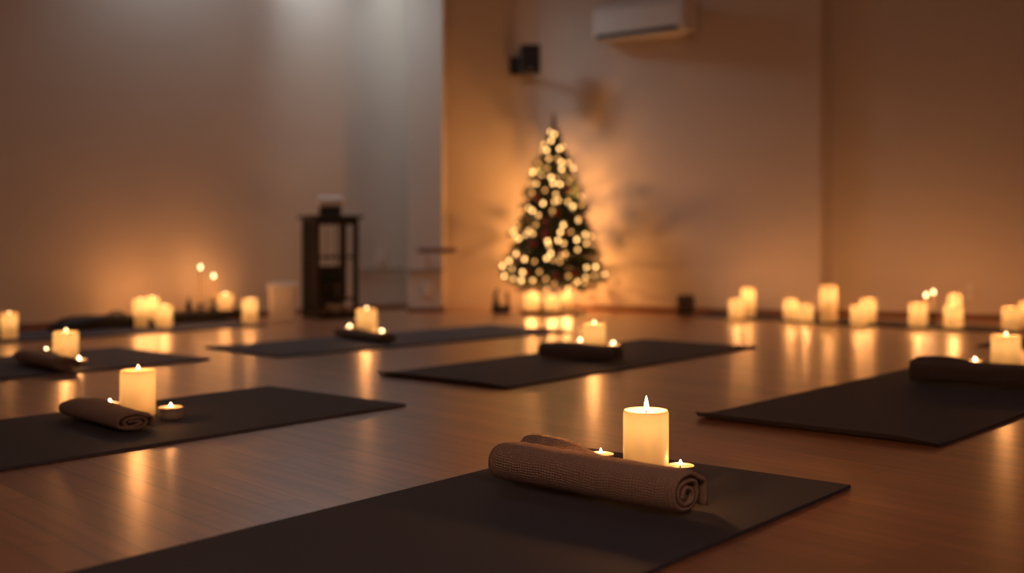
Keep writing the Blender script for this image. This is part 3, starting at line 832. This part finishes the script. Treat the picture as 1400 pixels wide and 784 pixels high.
# ================================================================== WALL SPEAKER
ws = Vector(((724.5 - 700) / F * 7.36, 7.36, EYE + (YH - 81.5) / F * 7.36))
sp = thing('wall_speaker', 'black loudspeaker mounted high in the corner above the tree', 'speaker', ws, math.radians(6))
bm = bmesh.new(); box(bm, (0, 0, 0), (.120, .10, .178), 0, .008); obj('body', bm, M_blackpl, sp)
bm = bmesh.new(); box(bm, (0, -.052, 0), (.106, .006, .162), 0, .002); gl = obj('grille', bm, M_black, sp)
bm = bmesh.new(); box(bm, (0, -.056, -.066), (.022, .002, .006)); obj('badge', bm, M_metal, gl)
bm = bmesh.new()
tube(bm, [(0, .045, 0), (-.01, .14, 0), (-.075, .26, .0)], .012, 10)
box(bm, (-.060, .315, .0), (.07, .10, .11), 0, .004)
tube(bm, [(-.045, .0, .055), (-.075, .02, .04), (-.075, .02, -.04), (-.045, .0, -.055)], .007, 8)
obj('bracket', bm, M_blackpl, sp)

# ================================================================== AIR CONDITIONER
ac_yaw = math.radians(-40)
adir = Vector((math.cos(ac_yaw), math.sin(ac_yaw), 0)); anrm = Vector((adir.y, -adir.x, 0))
AZ = 7.05
al = Vector(((811 - 700) / F * AZ, AZ, EYE + (YH - 54) / F * AZ))      # lower left front edge
AL = .66
def wallhit(pt, dv): return (corner - pt).dot(rw_n) / dv.dot(rw_n)
for _ in range(30):
    P = al + Vector((-adir.y, adir.x, 0)) * .15; P.z = 0
    k_ = wallhit(P, Vector((0, 1, 0))) - .012
    AZ += k_ * .5
    al = Vector(((811 - 700) / F * AZ, AZ, EYE + (YH - 54) / F * AZ))
ac = thing('air_conditioner', 'white wall air conditioner high on the right wall', 'air conditioner', al, ac_yaw)
bm = bmesh.new()
pr = [(0.0, .012), (.0, .165), (.012, .195), (.035, .215), (.15, .215), (.15, -.006), (.03, -.006), (.012, .0)]   # (depth, z)
va = [bm.verts.new((0, y, z)) for y, z in pr]; vb = [bm.verts.new((AL, y, z)) for y, z in pr]
bm.faces.new(va); bm.faces.new(vb[::-1])
for k in range(len(pr)): bm.faces.new((va[k], va[(k + 1) % len(pr)], vb[(k + 1) % len(pr)], vb[k]))
obj('casing', bm, M_white, ac)
bm = bmesh.new(); box(bm, (AL / 2 - .012, .004, .012), (AL - .06, .014, .022), 0, .002); obj('air_outlet', bm, M_black, ac)
bm = bmesh.new()
box(bm, (0, 0, 0), (AL - .08, .05, .005), 0, .001)
o = obj('louvre', bm, M_white, ac); o.location = (AL / 2 - .012, .035, -.012); o.rotation_euler = (math.radians(-8), 0, 0)
bm = bmesh.new(); box(bm, (AL / 2, -.003, .098), (AL - .03, .006, .130), 0, .002); obj('front_panel', bm, M_white, ac)
# mounting box fills the angle to the wall
bm = bmesh.new()
back_dir = Vector((-adir.y, adir.x, 0))
q = []
for x in (.03, AL - .16):
    P = al + adir * x + back_dir * .15; P.z = 0
    s = max(.005, wallhit(P, back_dir))
    q.append((x, .148)); q.append((x, .15 + s))
q = [q[0], q[2], q[3], q[1]]
lo = [bm.verts.new((x, y, .0)) for x, y in q]; hi = [bm.verts.new((x, y, .205)) for x, y in q]
bm.faces.new(lo); bm.faces.new(hi)
for k in range(4): bm.faces.new((lo[k], lo[(k + 1) % 4], hi[(k + 1) % 4], hi[k]))
obj('mounting_box', bm, M_white, ac)

# ================================================================== SMALL WALL FITTINGS
def plate(name, p, n, w, h, label, cat, face_m=None):
    t = thing(name, label, cat, p, math.atan2(n.y, n.x) + PI / 2)
    bm = bmesh.new(); box(bm, (0, -.004, 0), (w, .008, h), 0, .002); obj('cover_plate', bm, M_wall, t)
    for s in (-1, 1):
        bm = bmesh.new(); box(bm, (0, -.0085, s * h * .22), (w * .45, .003, h * .26), 0, .001); obj('socket', bm, M_white, t)
def on_plane(px, py, p0, n):
    d = Vector(((px - 700) / F, 1, (YH - py) / F)); e = Vector((0, 0, EYE))
    s = (Vector((p0.x, p0.y, 0)) - Vector((0, 0, 0))).dot(n) / Vector((d.x, d.y, 0)).dot(n)
    return e + d * s
plate('wall_socket', on_plane(521, 351, lw0, lw_n), lw_n, .055, .075, 'small pale socket plate on the left wall above the thin rail', 'socket')
plate('wall_socket', on_plane(583, 396, p557, Vector((0, -1, 0))), Vector((0, -1, 0)), .055, .08, 'small pale socket plate low on the pale pillar', 'socket')
plate('wall_socket', on_plane(628, 395, Vector((0, 7.735, 0)), Vector((0, -1, 0))), Vector((0, -1, 0)), .05, .075, 'small socket plate low on the orange lit wall right of the pillar', 'socket')
plate('wall_socket', on_plane(1326, 400, r_step2, rw_n), rw_n, .07, .12, 'socket plate on the right wall above the row of candles', 'socket')
# short bar on the pillar
pbm = on_plane(598, 342, p557, Vector((0, -1, 0)))
t = thing('wall_bar', 'short brown wooden bar fixed across the edge of the pale pillar', 'bar', pbm)
bm = bmesh.new(); tube(bm, [(-.12, -.045, 0), (.0, -.045, 0), (.12, -.045, 0)], .014, 12); obj('rod', bm, M_base, t, True, 40)
for x in (-.085, .015):
    bm = bmesh.new(); tube(bm, [(x, -.0005, 0), (x, -.040, 0)], .007, 8); obj('bracket', bm, M_base, t)

# ================================================================== CEILING DOWNLIGHTS (above the frame)
def downlight(p, label, power, size, blend, col, aim=(0, 0, -1), soft=.03):
    t = thing('downlight', label, 'ceiling light', (p.x, p.y, CEIL))
    k = max(.034, soft * .9); bm = bmesh.new(); lathe(bm, [(k, -.0005), (k + .016, -.0005), (k + .016, -.006), (k + .002, -.010), (k, -.0005)], 28); obj('rim', bm, M_white, t, True, 40)
    bm = bmesh.new(); lathe(bm, [(0, -.003), (k, -.003), (k, -.001), (0, -.001)], 28); obj('lens', bm, M_spot, t)
    l = bpy.data.lights.new('downlight_beam', 'SPOT'); l.energy = power; l.spot_size = math.radians(size); l.spot_blend = blend
    l.color = col; l.shadow_soft_size = soft
    o = bpy.data.objects.new('downlight_beam', l); C.objects.link(o); o.parent = t; o.location = (0, 0, -.02)
    o.rotation_euler = Vector(aim).to_track_quat('-Z', 'Y').to_euler()
COOL = (.80, .95, 1.0)
pA = on_plane(533, 100, lw0, lw_n) + lw_n * .13
downlight(Vector((pA.x, pA.y, 0)), 'cool downlight in the ceiling beside the pillar', 16, 60, 1.0, COOL)
pP = lw0 - lw_dir * .6 + lw_n * .12
downlight(pP, 'wide round cool ceiling light angled towards the pale pillar', 98, 105, 1.0, COOL, (-.55 - pP.x, 7.33 - pP.y, 1.2 - CEIL), .32)
pB = on_plane(200, 100, lw0, lw_n) + lw_n * .25
downlight(Vector((pB.x, pB.y, 0)), 'cool downlight in the ceiling along the left wall', 17, 110, 1.0, COOL)
def dome(p, label, power, col):  # made-up ceiling light, unseen, added as warm fill for the foreground
    t = thing('fill_dome', label, 'ceiling light', (p[0], p[1], CEIL))
    bm = bmesh.new(); lathe(bm, [(0, -.001), (.16, -.001), (.165, -.01), (.15, -.02), (0, -.02)], 32); obj('base', bm, M_white, t, True, 40)
    bm = bmesh.new(); lathe(bm, [(.145, -.021), (.135, -.05), (.10, -.075), (.05, -.088), (0, -.092)], 32); obj('shade', bm, M_fill_dome, t, True)
    point('fill_light', (0, 0, -.13), power, t, .12, col)
AMB = (1.0, .56, .42)
dome((-.8, -1.2), 'added warm fill light in a ceiling dome behind the viewer, left', 60, AMB)
dome((1.2, -.6), 'added warm fill light in a ceiling dome behind the viewer, right', 42, AMB)

# ================================================================== WORLD, CAMERA
w = bpy.data.worlds.new('World'); S.world = w; w.use_nodes = True
w.node_tree.nodes['Background'].inputs[0].default_value = (.5, .35, .25, 1)
w.node_tree.nodes['Background'].inputs[1].default_value = .02

cam = bpy.data.cameras.new('Camera'); co = bpy.data.objects.new('Camera', cam); C.objects.link(co)
co.location = (0, 0, EYE); co.rotation_euler = (PI / 2, 0, 0)
cam.sensor_width = 36.0; cam.lens = F / 1400 * 36.0
cam.shift_y = -(392 - YH) / 1400
cam.clip_start = .05
cam.dof.use_dof = True; cam.dof.focus_distance = 2.38
cam.dof.aperture_fstop = cam.lens / 1000 / .0255
cam.dof.aperture_blades = 0
S.camera = co
vs = S.view_settings
vs.view_transform = 'Standard'; vs.look = 'None'; vs.gamma = 1.0; vs.use_curve_mapping = False
vs.exposure = 0.0
